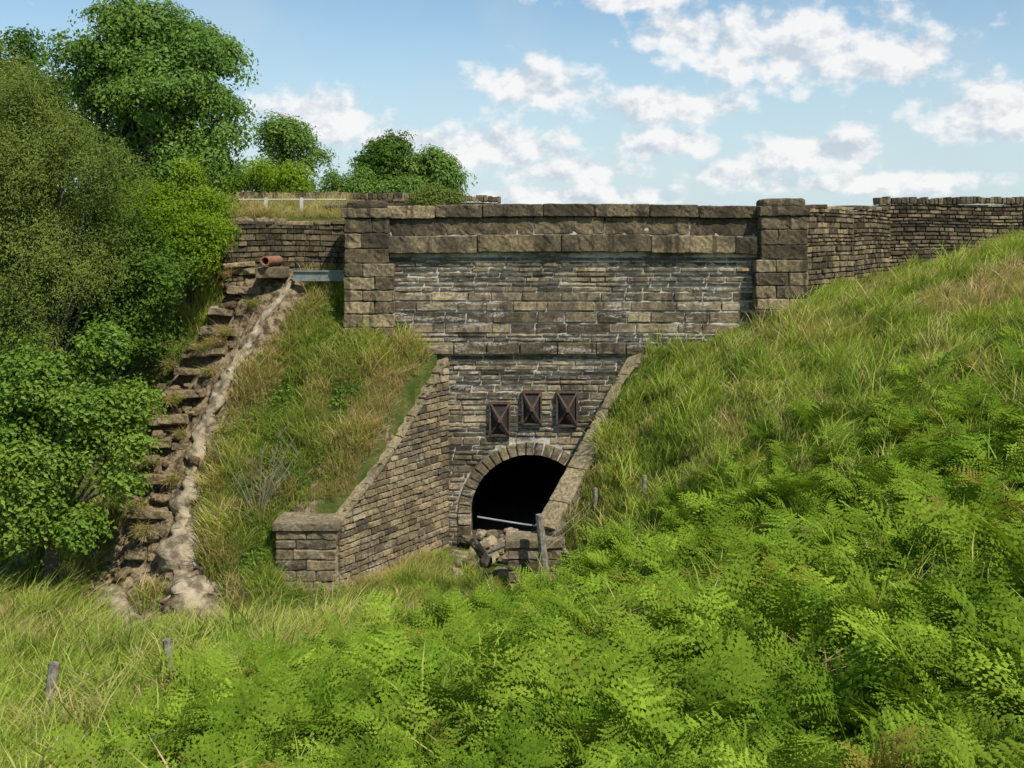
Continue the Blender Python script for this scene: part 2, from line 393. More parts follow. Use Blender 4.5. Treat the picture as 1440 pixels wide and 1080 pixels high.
def wing(name,A,B,ztA,ztB,side,kind,mat,th,up,hs,cop):
    A=Vector(A);B=Vector(B); D=B-A; L=D.length; D/=L; nrm=Vector((D.y,-D.x))*side
    sag=lambda t: -.22*math.sin(math.pi*t)
    zl=lambda u: ztA+(ztB-ztA)*min(max(u/L,0),1)+sag(min(max(u/L,0),1))*(1 if side<0 else 0)
    mw=MB(); topf=lambda u: zl(u)-.06
    fmw=lambda u,v,d:(A.x+D.x*u+nrm.x*d,A.y+D.y*u+nrm.y*d,v)
    course_wall(mw,fmw,0.0,L,-9.1,ztA-.05,hs,(.25,.6),.026,.05,kind=kind,top=topf,rough=.022)
    n=10
    for i in range(n):
        ua,ub=L*i/n,L*(i+1)/n; pa,pb=A+D*ua,A+D*ub; q=[pa,pb,pb-nrm*th,pa-nrm*th]; zt=[zl(ua)-.12,zl(ub)-.12]*1; zt=[zt[0],zt[1],zt[1],zt[0]]
        mw.add([(p.x,p.y,-9.1) for p in q]+[(p.x,p.y,z) for p,z in zip(q,zt)],[(0,1,5,4),(2,3,7,6),(4,5,6,7)]+([(1,2,6,5)] if i==n-1 else []),(.11,.098,.078))
    mw.obj(name,mat,bridge)
    mc=MB(); Ls=math.hypot(L,ztA-ztB); u=0; az=math.atan2(D.y,D.x)
    while u<Ls-.1:
        l=min(random.uniform(*cop),Ls-u); ta,tb=u/Ls,(u+l)/Ls; t=(ta+tb)/2
        sl=math.atan2(zl(ta*L)-zl(tb*L),L*(tb-ta))
        c=A+D*L*t-nrm*(th/2-.03)
        block(mc,(c.x,c.y,(zl(ta*L)+zl(tb*L))/2-.05+up),(l-.012,th+.06,.11),rot=az,tilty=-sl,r=.025,rough=.014,col=vc((.26,.232,.165),.8,1.1))
        u+=l
    mc.obj(name+"_coping",M_cop,bridge)
wing("wing_wall_west",(-1.75,30.0),(-4.1,26.1),-3.25,-6.75,-1,'tan',M_wing,.24,-.02,[.15,.16,.18,.2,.13],(.35,.7))
wing("wing_wall_east",(3.3,30.0),(.62,26.5),-3.2,-7.0,1,'grit',M_wing,.5,0,[.17,.2,.22],(.8,1.3))
def endpillar(name,x0,x1,y0,y1,zb,zt):
    mq=MB(); z=zt-.2
    block(mq,((x0+x1)/2,(y0+y1)/2,zt-.1),(x1-x0+.12,y1-y0+.12,.2),r=.03,rough=.016,col=(.17,.15,.112))
    row=0
    while z>zb:
        h=random.choice([.22,.25,.28]); w=x1-x0; n_=[2,3,2][row%3]; cs=[0]+sorted(random.uniform(.28,.72) if n_==2 else random.choice([.33,.66]) for _ in range(n_-1))+[1]
        cs=sorted(set(cs))
        for p,q in zip(cs[:-1],cs[1:]):
            block(mq,(x0+w*(p+q)/2,(y0+y1)/2,z-h/2),(w*(q-p)-.015,y1-y0,h-.018),r=.035,rough=.028,kind='grit')
        z-=h; row+=1
    box(mq,x0+.05,x1-.05,y0+.05,y1-.05,zb,zt-.1,(.05,.045,.04))
    mq.obj(name,M_wing,bridge)
endpillar("end_pillar_west",-5.55,-4.12,25.75,26.7,-9.0,-6.75)
endpillar("end_pillar_east",-.1,1.2,26.0,26.75,-9.0,-7.22)
M_rust=simple_mat("rusted_iron",(.028,.024,.022),(.075,.052,.040),12,.75,.2)
def plate(cx,cz,w,h):
    mq=MB(); y=29.93; lt=(1.9,1.7,1.55); dk=(.6,.6,.6)
    box(mq,cx-w/2,cx+w/2,y-.03,y+.04,cz-h/2,cz+h/2,dk)
    for a,b_,c_,d_ in((cx-w/2,cx+w/2,cz+h/2-.05,cz+h/2),(cx-w/2,cx+w/2,cz-h/2,cz-h/2+.05),(cx-w/2,cx-w/2+.05,cz-h/2+.05,cz+h/2-.05),(cx+w/2-.05,cx+w/2,cz-h/2+.05,cz+h/2-.05)):
        box(mq,a,b_,y-.09,y-.031,c_,d_,lt)
    for sx in(-1,1):
        for sz in(-1,1):
            tube(mq,[(cx+sx*(w/2-.03),y-.08,cz+sz*(h/2-.03)),(cx,y-.24,cz)],[.026,.04],6,col=lt)
    k=.06; vs=[(cx-w/2+k,y-.032,cz-h/2+k),(cx+w/2-k,y-.032,cz-h/2+k),(cx+w/2-k,y-.032,cz+h/2-k),(cx-w/2+k,y-.032,cz+h/2-k),(cx,y-.13,cz)]
    mq.add(vs,[(0,1,4),(1,2,4),(2,3,4),(3,0,4)],dk)
    tube(mq,[(cx,y-.12,cz),(cx,y-.30,cz)],[.08,.06],8,col=lt)
    mq.obj("iron_tie_plate",M_rust)
plate(-.33,-5.02,.58,.92); plate(.54,-4.72,.56,.92); plate(1.50,-4.74,.60,.96)
# ------------------------------------------------------------ drystone walls
def drywall(name,path,zb,zt,hs,lr,mat,coping='flat',th=.5,kind='grit',gap=.02):
    mw=MB()
    for i in range(len(path)-1):
        A=Vector(path[i]);B=Vector(path[i+1]);D=B-A;L=D.length;D/=L;nr=Vector((D.y,-D.x))
        f=lambda u,v,d:(A.x+D.x*u+nr.x*d,A.y+D.y*u+nr.y*d,v+.03*math.sin(u*1.1+v))
        tp=lambda u:zt[i]+(zt[i+1]-zt[i])*u/L+.02*math.sin(u*2.3)
        course_wall(mw,f,0,L,min(zb[i],zb[i+1])-.3,max(zt[i],zt[i+1]),hs,lr,gap,.05,kind=kind,rough=.028,top=tp,bot=lambda u:zb[i]+(zb[i+1]-zb[i])*u/L)
        z0=min(zb[i],zb[i+1])-.8
        q=[A,B,B-nr*th,A-nr*th]; zz=[zt[i]-.03,zt[i+1]-.03]; zz=[zz[0],zz[1],zz[1],zz[0]]
        mw.add([(p.x,p.y,z0) for p in q]+[(p.x,p.y,z) for p,z in zip(q,zz)],[(0,1,5,4),(1,2,6,5),(2,3,7,6),(3,0,4,7),(4,5,6,7)],(.05,.045,.04))
        az=math.atan2(D.y,D.x); u=0
        while u<L-.05:
            l=random.uniform(.1,.17) if coping=='edge' else random.uniform(.35,.75)
            l=min(l,L-u); h=random.uniform(.17,.24) if coping=='edge' else random.uniform(.1,.14)
            c=A+D*(u+l/2)-nr*(th/2)
            block(mw,(c.x,c.y,tp(u+l/2)+h/2-.01),(l-.01,th+.12,h),rot=az+random.uniform(-.05,.05),r=.03,rough=.015,kind='grit',step=.25,tilty=random.uniform(-.08,.08)*(1 if coping=='edge' else .3))
            u+=l
    return mw.obj(name,mat)
drywall("drystone_wall",[(8.0,30.15),(9.9,31.9),(11.75,34.2)],[-2.5,-1.9,-1.6],[.72,.72,.78],[.1,.12,.14,.17],(.18,.5),M_dry,gap=.026)
drywall("drystone_wall",[(11.5,34.45),(16,34.4),(24,34.3)],[-1.8,-.5,-.4],[.96,.98,1.0],[.1,.12,.14],(.18,.5),M_dry,'edge',gap=.026)
drywall("drystone_wall",[(-8.15,31.1),(-4.4,31.05)],[-1.6,-2.0],[.28,.28],[.12,.15,.18],(.2,.5),M_dry,'flat',kind='dark')
drywall("drystone_wall",[(-9.6,38.3),(-4.5,38.2),(-.4,38.1)],[.6,.0,-.4],[1.28,1.25,1.12],[.12,.15],(.3,.6),M_dry,'edge')
# ------------------------------------------------------------ cascade
casc=empty("stepped_spillway")
M_conc=simple_mat("weathered_concrete",(.12,.09,.057),(.42,.35,.24),3.2,.95,0,1.0,.07)
ms=MB()
for i,(x,y,z,w) in enumerate(ST):
    jx=random.uniform(-.16,.12); rt=random.uniform(-.2,.16); tt=random.uniform(-.16,.04); ty=random.uniform(-.12,.1)
    sc_=(.25,.215,.155) if i<4 else (.20,.168,.118)
    block(ms,(x+jx*.3,y+.66,z-.38),(w*.95,.9,.54),rot=rt*.5,r=.05,rough=.055,col=vc((.12,.10,.072),.7,1.1))  # riser: shade of the step front put into its darker colour
    th=random.uniform(.13,.26)
    if i%3==2:
        for s_ in(-.27,.27): block(ms,(x+jx+s_*w,y+.40+s_*.25,z-.06-.10*(s_>0)),(w*random.uniform(.4,.55),.8,th),rot=rt+random.uniform(-.25,.25),r=.04,rough=.045,tilt=tt+random.uniform(-.1,.1),tilty=ty,col=vc(sc_,.8,1.1))
    else: block(ms,(x+jx,y+.38,z-.06),(w*random.uniform(.75,1.05),.9,th),rot=rt,r=.045,rough=.045,tilt=tt,tilty=ty,col=vc(sc_,.8,1.1))
    for _ in range(8):
        s=random.uniform(.1,.28); block(ms,(x+random.uniform(-.95,.8),y-.05+random.uniform(-.25,.2),z-.5+random.uniform(-.05,.12)),(s*1.4,s,s*.7),rot=random.uniform(0,3),r=s*.3,rough=.04,tilt=random.uniform(-.4,.4),col=vc((.17,.138,.095),.5,1.2))
for _ in range(45):
    t=random.random(); a,b=((WASH[0],WASH[1]) if t<.5 else (WASH[1],WASH[2])); q=random.random()
    x=a[0]+(b[0]-a[0])*q+random.gauss(0,.45); y=a[1]+(b[1]-a[1])*q+random.gauss(0,.3); s=random.uniform(.08,.3)
    block(ms,(x,y,Hs(x,y)+s*.15),(s*1.4,s,s*.7),rot=random.uniform(0,3),r=s*.3,rough=.04,tilt=random.uniform(-.4,.4),col=vc((.20,.165,.115),.5,1.4))
ms.obj("steps",M_dry,casc)
mk=MB()
pts=[];rd=[]
for i in range(len(KB)-1):
    for k in range(10):
        t=k/10; a=KB[i];b=KB[i+1]
        x,y,z,r=[a[j]*(1-t)+b[j]*t for j in range(4)]
        pts.append((x+.18*nz(i*.9+t*.9,3,1)+.09*nz(i*3+t*3,3,7),y,z-.04+.09*nz(i*1.3+t*1.3,9,1))); rd.append(r*(1+.5*nz((i+t)*1.3,5,2)))
tube(mk,pts,rd,18,.85,nf=3.8,flat=.65)
p2=[];r2=[]
for i in range(30):
    t=i/29; x=-9.45+t*1.75; y=25.7-2.4*t; p2.append((x+.2*nz(i*.2,1,1),y,Hs(x,y)+.08)); r2.append(.30+.16*nz(i*.25,2,3))
tube(mk,p2,r2,16,.6,nf=2.8,flat=.7)
mk.obj("kerb",M_conc,casc,smooth=True)
# ------------------------------------------------------------ small things
M_wood=simple_mat("weathered_wood",(.13,.11,.085),(.30,.27,.22),10,.9,0,.7)
def post(x,y,h,lean=(0,0),r=.07,z=None):
    mq=MB(); z=Hs(x,y)-.2 if z is None else z
    n_=7; tube(mq,[(x+lean[0]*i/(n_-1)+.01*nz(i,x,y),y+lean[1]*i/(n_-1),z+(h+.2)*i/(n_-1)) for i in range(n_)],[r*(1-.12*i/n_) for i in range(n_)],9,.18)
    mq.obj("wooden_fence_post",M_wood)
post(.85,25.5,1.85,(-.22,0),.1)
post(2.0,26.3,.75,(0,0),.06); post(2.9,24.2,.7,(.02,0),.05)
post(-4.55,14.9,.95,(-.14,0),.065); post(-6.35,14.9,.88,(.14,0),.075); post(-4.25,14.6,.5,(0,0),.05)
M_wire=simple_mat("galvanised_wire",(.16,.16,.15),(.28,.28,.27),20,.6,.6)
mq=MB()
for dzz in(.3,.5):
    tube(mq,[(.75,25.5,Hs(.85,25.5)+dzz+.7),(2.0,26.3,Hs(2.0,26.3)+dzz),(2.9,24.2,Hs(2.9,24.2)+dzz)],[.005]*3,5)
mq.obj("fence_wire",M_wire)
mq=MB()
for i in range(85):
    x=random.uniform(-1.5,1.3); y=random.uniform(27.2,30.4); s=random.uniform(.12,.30)
    if random.random()<.15: s*=1.4
    block(mq,(x,y,-8.5+s*.25+max(0,(y-28.8))*.16),(s*1.3,s,s*.8),rot=random.uniform(0,3),r=s*.33,rough=.045,tilt=random.uniform(-.5,.5),col=vc((.21,.185,.145),.5,1.6))
mq.obj("boulder_pile",M_dry)
mq=MB(); block(mq,(-.8,27.3,-7.85),(.2,.28,.7),rot=.4,r=.09,rough=.05,tilty=.6); block(mq,(-.62,27.15,-8.1),(.3,.25,.25),rot=1.,r=.1,rough=.05)
mq.obj("plastic_sack",simple_mat("white_plastic",(.42,.41,.38),(.65,.64,.60),9,.5))
mq=MB(); tube(mq,[(-.9,28.6,-7.35),(.2,28.3,-7.45),(.75,28.2,-7.5)],[.025]*3,8)
mq.obj("metal_barrier_pole",simple_mat("pale_metal",(.3,.3,.3),(.45,.45,.45),5,.5,.3))
mq=MB(); 
for a,b in(((.9,26.5,-7.15),(1.5,25.6,-7.7)),((-.2,27.2,-8.1),(.2,26.2,-7.8)),((-.6,28,-8.1),(.1,27.6,-7.7))): tube(mq,[a,b],[.06,.05],7,.3)
mq.obj("driftwood",M_wood)
mq=MB(); box(mq,-6.05,-4.6,30.35,30.42,-1.28,-.98); box(mq,-6.05,-4.6,30.30,30.349,-1.03,-.98); box(mq,-6.05,-4.6,30.30,30.349,-1.28,-1.23)
mq.obj("steel_channel_beam",simple_mat("grey_steel",(.15,.17,.165),(.24,.26,.25),5,.5,.2))
mq=MB(); c0=Vector((-6.75,30.2,-.72)); seg=16
for i in range(seg):
    a0=2*math.pi*i/seg;a1=2*math.pi*(i+1)/seg
    def P(a,r,y): return (c0.x+r*math.cos(a)+(y*.15),c0.y-.2+y,c0.z+r*math.sin(a))
    vs=[P(a0,.13,0),P(a1,.13,0),P(a1,.13,1.0),P(a0,.13,1.0),P(a0,.10,0),P(a1,.10,0),P(a1,.10,1.0),P(a0,.10,1.0)]
    mq.add(vs,[(0,1,2,3),(4,7,6,5),(0,4,5,1)])
mq.obj("terracotta_drain_pipe",simple_mat("terracotta",(.22,.10,.06),(.32,.16,.09),8,.8))
mq=MB(); block(mq,(-6.65,30.5,-1.05),(.8,.7,.3),r=.04,rough=.03,col=(.15,.128,.092)); block(mq,(-7.7,31.0,-.85),(.9,.3,.14),rot=.15,r=.04,rough=.02,col=(.26,.215,.15),tilty=.08)
mq.obj("loose_stone_slabs",M_dry)
mq=MB()
for x in(-7.4,-6.33): box(mq,x-.045,x+.045,33.0,33.07,.4,1.12)
for z in(1.06,): tube(mq,[(-8.4,33.1,z),(-5.0,33.1,z)],[.022,.022],6)
mq.obj("metal_railing",simple_mat("white_paint_worn",(.45,.45,.43),(.6,.6,.58),8,.6))
mq=MB(); tube(mq,[(-5.6,32.5,.82),(-3.6,32.3,.86)],[.05,.05],8); tube(mq,[(-5.2,32.5,.3),(-5.2,32.5,.84)],[.04,.04],8); tube(mq,[(-3.9,32.35,-.2),(-3.9,32.35,.86)],[.04,.04],8)
mq.obj("pipe_barrier",simple_mat("dark_steel",(.03,.03,.03),(.06,.06,.06),8,.6))
# ------------------------------------------------------------ foliage templates
def tuft(name,nb,h,w,spread,mat,lean=(.12,0),curl=.5,seed=0):
    mb_=MB()
    for i in range(nb):
        a=random.uniform(0,6.28); r=spread*math.sqrt(random.random()); x,y=r*math.cos(a),r*math.sin(a)
        hh=h*random.uniform(.45,1.1); d=random.uniform(0,6.28); cu=curl*random.uniform(.3,1.2)*hh
        dx,dy=math.cos(d)*cu+lean[0]*hh*2,math.sin(d)*cu+lean[1]*hh*2
        wd=random.uniform(0,3.14); wx,wy=math.cos(wd)*w/2,math.sin(wd)*w/2
        sh=random.random()<seed; vs=[];cs=[]; gg=random.uniform(.85,1.2)
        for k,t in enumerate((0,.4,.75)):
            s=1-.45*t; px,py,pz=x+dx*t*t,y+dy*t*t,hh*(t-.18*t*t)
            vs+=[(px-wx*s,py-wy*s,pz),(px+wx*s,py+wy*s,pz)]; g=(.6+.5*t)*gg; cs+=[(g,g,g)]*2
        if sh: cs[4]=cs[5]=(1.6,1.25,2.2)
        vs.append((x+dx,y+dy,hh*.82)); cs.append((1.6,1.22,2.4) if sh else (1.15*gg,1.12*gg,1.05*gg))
        mb_.add(vs,[(0,1,3,2),(2,3,5,4),(4,5,6)],cs)
    return mb_.obj(name,mat,link=False)
def cluster(name,nl,ls,rad,mat,flat=.5,wr=.62,up=.5):
    mb_=MB()
    for i in range(nl):
        th=random.uniform(0,6.28); ph=random.uniform(0,1); rr=rad*random.uniform(.35,1)
        n=Vector((math.cos(th)*math.sqrt(1-ph*ph),math.sin(th)*math.sqrt(1-ph*ph),ph*.9))
        p=Vector((n.x*rr,n.y*rr,n.z*rr*flat))
        nn=(n*.6+Vector((0,0,up))+Vector([random.uniform(-.5,.5) for _ in range(3)])).normalized()
        t=(n-nn*n.dot(nn)); 
        if t.length<.05: t=Vector((1,0,0))
        t.normalize(); s=nn.cross(t); l=ls*random.uniform(.6,1.2); w=l*wr/2
        tip=p+t*l-nn*l*.18; g=random.uniform(.75,1.2)
        mb_.add([tuple(p),tuple(p+t*l*.45+s*w+nn*l*.06),tuple(tip),tuple(p+t*l*.45-s*w+nn*l*.06)],[(0,1,2),(0,2,3)],(g,g,g))
    return mb_.obj(name,mat,link=False)
def fern(name,nf,mat,L=.76,wid=.34):
    mb_=MB()
    for f in range(nf):
        az=6.28*f/nf+random.uniform(-.7,.7); l=L*random.uniform(.5,1.15); d=Vector((math.cos(az),math.sin(az),0)); lat=Vector((-d.y,d.x,0))
        p=Vector((random.uniform(-.15,.15),random.uniform(-.15,.15),0)); n=16; e0=random.uniform(1.3,1.5); e1=random.uniform(-.5,.4)
        g0=random.uniform(.6,1.25); P=[];T=[]
        for i in range(n+1):
            t=i/n; e=e0+(e1-e0)*t**1.3; tg=d*math.cos(e)+Vector((0,0,math.sin(e))); P.append(p.copy());T.append(tg); p=p+tg*l/n
        for i in range(0,n,2):
            w=.005*(1-i/n)+.002
            mb_.add([tuple(P[i]-lat*w),tuple(P[i]+lat*w),tuple(P[i+2]+lat*w),tuple(P[i+2]-lat*w)],[(0,1,2,3)],(1.0*g0,.95*g0,.7*g0))
        i0=5; tw=random.uniform(-.3,.3)
        for i in range(i0,n+1):
            s=(i-i0)/(n-i0); pl=wid*l*(1-s)**.85*(.85+.3*min(1,s*5))*random.uniform(.7,1.12)+.012
            tg=T[i]; nm=lat.cross(tg)*-1
            if nm.z<0: nm=-nm
            for sg in(-1,1):
                pd=(lat*sg*.84+tg*.48+nm*(.12+tw*sg+random.uniform(-.25,.25))+tg*random.uniform(-.15,.15)).normalized(); sd=nm.cross(pd).normalized()
                m_=max(2,int(6*(1-s)+2)); gp=random.uniform(.8,1.15)
                for k in range(m_):
                    q=(k+.5)/m_; b=P[i]+pd*pl*q-nm*pl*.25*q*q; ll=l*(.040*(1-q)**.6+.007)*(1-.5*s)
                    g=g0*gp*random.uniform(.85,1.12)*(1+.2*s)
                    wv=pd*pl/m_*.5
                    tp1=b+(sd+pd*.5)*ll-nm*ll*.15; tp2=b+(-sd+pd*.5)*ll-nm*ll*.15
                    mb_.add([tuple(b-wv),tuple(tp1),tuple(b+wv),tuple(tp2)],[(0,2,1),(0,3,2)],(g,g,g))
    return mb_.obj(name,mat,link=False)
def scatter(name,P,rot,scl,var,temps,dry=None,parent=None):
    n=len(P); me=bpy.data.meshes.new(name); me.vertices.add(n); me.vertices.foreach_set("co",np.asarray(P,dtype=np.float32).ravel())
    a=me.attributes.new("rot",'FLOAT_VECTOR','POINT'); a.data.foreach_set("vector",np.asarray(rot,dtype=np.float32).ravel())
    a=me.attributes.new("scl",'FLOAT','POINT'); a.data.foreach_set("value",np.asarray(scl,dtype=np.float32))
    a=me.attributes.new("var",'INT','POINT'); a.data.foreach_set("value",np.asarray(var,dtype=np.int32))
    a=me.attributes.new("dry",'FLOAT','POINT'); a.data.foreach_set("value",np.asarray(dry if dry is not None else np.zeros(n),dtype=np.float32))
    o=bpy.data.objects.new(name,me); S.collection.objects.link(o)
    if parent: o.parent=parent
    g=bpy.data.node_groups.new(name,'GeometryNodeTree')
    g.interface.new_socket("Geometry",in_out='INPUT',socket_type='NodeSocketGeometry'); g.interface.new_socket("Geometry",in_out='OUTPUT',socket_type='NodeSocketGeometry')
    gi=g.nodes.new('NodeGroupInput'); go=g.nodes.new('NodeGroupOutput'); ip=g.nodes.new('GeometryNodeInstanceOnPoints'); j=g.nodes.new('GeometryNodeJoinGeometry')
    for t in temps:
        oi=g.nodes.new('GeometryNodeObjectInfo'); oi.inputs['Object'].default_value=t; oi.inputs['As Instance'].default_value=True
        g.links.new(oi.outputs['Geometry'],j.inputs[0])
    def na(nm,ty):
        k=g.nodes.new('GeometryNodeInputNamedAttribute'); k.data_type=ty; k.inputs['Name'].default_value=nm; return k.outputs['Attribute']
    e=g.nodes.new('FunctionNodeEulerToRotation'); g.links.new(na("rot",'FLOAT_VECTOR'),e.inputs[0])
    g.links.new(gi.outputs[0],ip.inputs['Points']); g.links.new(j.outputs[0],ip.inputs['Instance']); ip.inputs['Pick Instance'].default_value=True
    g.links.new(na("var",'INT'),ip.inputs['Instance Index']); g.links.new(e.outputs[0],ip.inputs['Rotation']); g.links.new(na("scl",'FLOAT'),ip.inputs['Scale'])
    g.links.new(ip.outputs[0],go.inputs[0])
    md=o.modifiers.new("scatter",'NODES'); md.node_group=g
    return o
def vnoise(x,y,s,seed=0):
    return (np.sin(x*s*1.7+seed+1.3*np.sin(y*s*1.1+seed*2))+np.sin(y*s*1.9+seed*3+1.1*np.sin(x*s*.9+seed)))*.25+.5
M_grass=leaf_mat("grass_blades",(.185,.295,.037),(.42,.51,.09),dry=(.54,.41,.2),trans=.38,nscale=.6)
M_fern=leaf_mat("bracken_leaf",(.105,.20,.016),(.255,.35,.038),dry=(.28,.16,.05),trans=.33,nscale=1.4)
M_weed=leaf_mat("nettle_leaf",(.09,.18,.028),(.20,.30,.05),trans=.3)
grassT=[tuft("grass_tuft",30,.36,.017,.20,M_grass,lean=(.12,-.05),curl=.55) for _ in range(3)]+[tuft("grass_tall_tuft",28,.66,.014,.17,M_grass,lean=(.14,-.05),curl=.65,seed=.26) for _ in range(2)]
fernT=[fern("bracken_plant",k,M_fern) for k in(4,5,4,6,5)]
weedT=[cluster("weed_tuft",22,.085,.17,M_weed,flat=1.5,wr=.4,up=.3) for _ in range(3)]
FP=[(-2.4,2.5),(-2.9,8.0),(-3.8,10),(-3.9,14.5),(-1.9,18.6),(1.0,21.3),(4.4,20.6),(8.5,18.6),(15,16.8),(15,2.5)]
n=56000
x=rng.uniform(-15,17.5,n); y=rng.uniform(5.5,35,n)
xm=rng.uniform(-8.2,-1.7,3500); ym=rng.uniform(25.5,31,3500)
x=np.concatenate([x,xm]); y=np.concatenate([y,ym])
vis=(np.abs(x)<.48*y+1.0)
x=x[vis];y=y[vis]
wob=.5*np.sin(x*1.3+y)*1+.4*np.sin(y*2.1)
inf=inpoly(x+wob*.6,y+wob,FP)
ch=inpoly(x,y,CH)&((y>28.6)|((x>-1.0)&(y>26.9))); wy=wall_y(x)
ok=~ch&(dist_seg(x,y,KP)>.42)&(dist_seg(x,y,SP)>.85)&(dist_seg(x,y,[(-9.6,25.9),(-7.7,23.3)])>.45)
ok&=(dist_seg(x,y,WASH)>.75)|(rng.random(len(x))<.22)
ok&=~((x<-4.0)&(x>-5.65)&(y>25.6)&(y<26.8)); ok&=~((x<1.3)&(x>-.2)&(y>25.85)&(y<26.8))
ok&=dist_seg(x,y,[(-1.85,30.06),(-4.2,26.16)])>.17; ok&=dist_seg(x,y,[(3.5,29.85),(.82,26.35)])>.30
ok&=~((y>wy-.3)&(y<wy+.4)&(x>-8.3)); ok&=~((x>-4.6)&(x<8.1)&(y>29.72))
ok&=~((y>wy)&(x>-4.5))
ok&=(~inf)|((rng.random(len(x))<.26)&(y>8))
ok&=~((x<-9.2)&(y>25.2)&(y<31.5)&(rng.random(len(x))<.8))
ok&=(vnoise(x,y,2.3,3)>.10)|((x<-1.5)&(y>26))
x=x[ok];y=y[ok];inf=inf[ok]; z=H(x,y)-.02
dry=.5*ss(.5,.9,vnoise(x,y,.7,1))*rng.random(len(x))
dw=dist_seg(x,y,[(-1.9,30),(-4.3,26.3)])
dry=np.maximum(dry,(dw<.8)*(rng.random(len(x))<.7)*rng.uniform(.3,1,len(x)))
dry=np.maximum(dry,(np.hypot((x-12.4)/1.3,y-26.8)<1.9)*(rng.random(len(x))<.75)*rng.uniform(.4,1,len(x)))
dry=np.maximum(dry,(dist_seg(x,y,KP)<1.0)*rng.uniform(0,.9,len(x)))
dry=np.maximum(dry,((x<-2)&(x>-8)&(y>26)&(y<31))*(vnoise(x,y,1.6,7)>.6)*rng.uniform(0,.8,len(x)))
dry=np.maximum(dry,((y>31.2)&(x<-4.6)&(x>-9))*rng.uniform(.3,.9,len(x)))
dry=np.maximum(dry,(rng.random(len(x))<.14)*.65)
N_=len(x)
tall=(x>2.5)|(y<22)
var=np.where(tall&(rng.random(N_)<.65),rng.integers(3,5,N_),rng.integers(0,3,N_))
scl=rng.uniform(.5,1.4,N_)*np.where(y>31.2,.6,1)*np.where((x<-1.5)&(y>26.5),.85,1)*(.6+.9*vnoise(x,y,2.3,4))
scl=np.where(dw<.5,np.maximum(scl*.8,.55),scl)*np.where((y>22)&(y<26.5)&(x>-5.5)&(x<1.5),.75,1)
scl*=np.where(inpoly(x,y,CH),.7,1)
rot=np.stack([rng.uniform(-.3,.3,N_),rng.uniform(-.3,.3,N_),rng.uniform(-1.7,1.7,N_)],1)
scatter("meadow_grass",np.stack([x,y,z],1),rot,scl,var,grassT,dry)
# bracken
n=9800
x=rng.uniform(-4.5,15,n); y=2.9+rng.random(n)**.75*19.8
ok=(np.abs(x)<.48*y+.8); x=x[ok];y=y[ok]
wob=.5*np.sin(x*1.3+y)+.4*np.sin(y*2.1)
ok=inpoly(x+wob*.6,y+wob,FP)
ok|=(rng.random(len(x))<.22)&(y>15)&(x>1)
ok&=(vnoise(x,y,2.2,9)>.13)
x=x[ok];y=y[ok]; N_=len(x); z=H(x,y)-.05
near=ss(3,10,y)
scl=rng.uniform(.5,1.3,N_)*(.5+.5*near)*(.65+.7*vnoise(x,y,2.8,5))
rot=np.stack([rng.uniform(-.35,.35,N_),rng.uniform(-.35,.35,N_),rng.uniform(0,6.28,N_)],1)
scatter("bracken",np.stack([x,y,z],1),rot,scl,rng.integers(0,5,N_),fernT,np.where(rng.random(N_)<.035,.6,0))
n=5200
x=rng.uniform(-8,-1.8,n);y=rng.uniform(21.5,31,n)
ok=(dist_seg(x,y,KP)>.45)&(dist_seg(x,y,SP)>1.0)&(dist_seg(x,y,WASH)>.9)&(dist_seg(x,y,[(-2.1,30),(-4.4,26.1)])>.6)&~inpoly(x,y,CH)&~((x<-4.0)&(x>-5.7)&(y>25.4)&(y<27))
ok&=(rng.random(n)<.3+.7*(vnoise(x,y,1.9,2)>.5))&(y<30.3)
x=x[ok];y=y[ok];N_=len(x)
scatter("nettle_patch",np.stack([x,y,H(x,y)+.16],1),np.stack([rng.uniform(-.3,.3,N_),rng.uniform(-.3,.3,N_),rng.uniform(0,6.28,N_)],1),rng.uniform(.6,1.4,N_)*np.where(y<25.5,.7,1),rng.integers(0,3,N_),weedT)
mdt=[tuft("straw_tuft",50,.40,.014,.15,M_grass,lean=(0,-.3),curl=.8)]
P=[]
for (x_,y_,z_) in((-8.1,29.65,-3.0),(-7.9,29.75,-2.95),(-8.35,29.5,-3.1),(-7.2,30.3,-2.0),(-8.9,28.8,-4.4),(-9.0,26.5,-7.2),(-8.1,30.7,-1.2),(-7.75,29.8,-2.7),(-8.5,27.5,-6.2),(-9.2,29.6,-3.6),(-9.3,28.9,-4.5),(-8.4,28.3,-5.2),(-9.3,28.0,-5.9),(-8.0,29.2,-3.7),(-9.2,27.2,-6.9)):
    for _ in range(3): P.append((x_+random.uniform(-.15,.15),y_+random.uniform(-.1,.1),z_))
N_=len(P); scatter("dry_grass_clump",P,np.stack([rng.uniform(0,.6,N_),rng.uniform(-.3,.3,N_),rng.uniform(-.6,.6,N_)],1),rng.uniform(.7,1.3,N_),np.zeros(N_),mdt,rng.uniform(.2,1,N_))
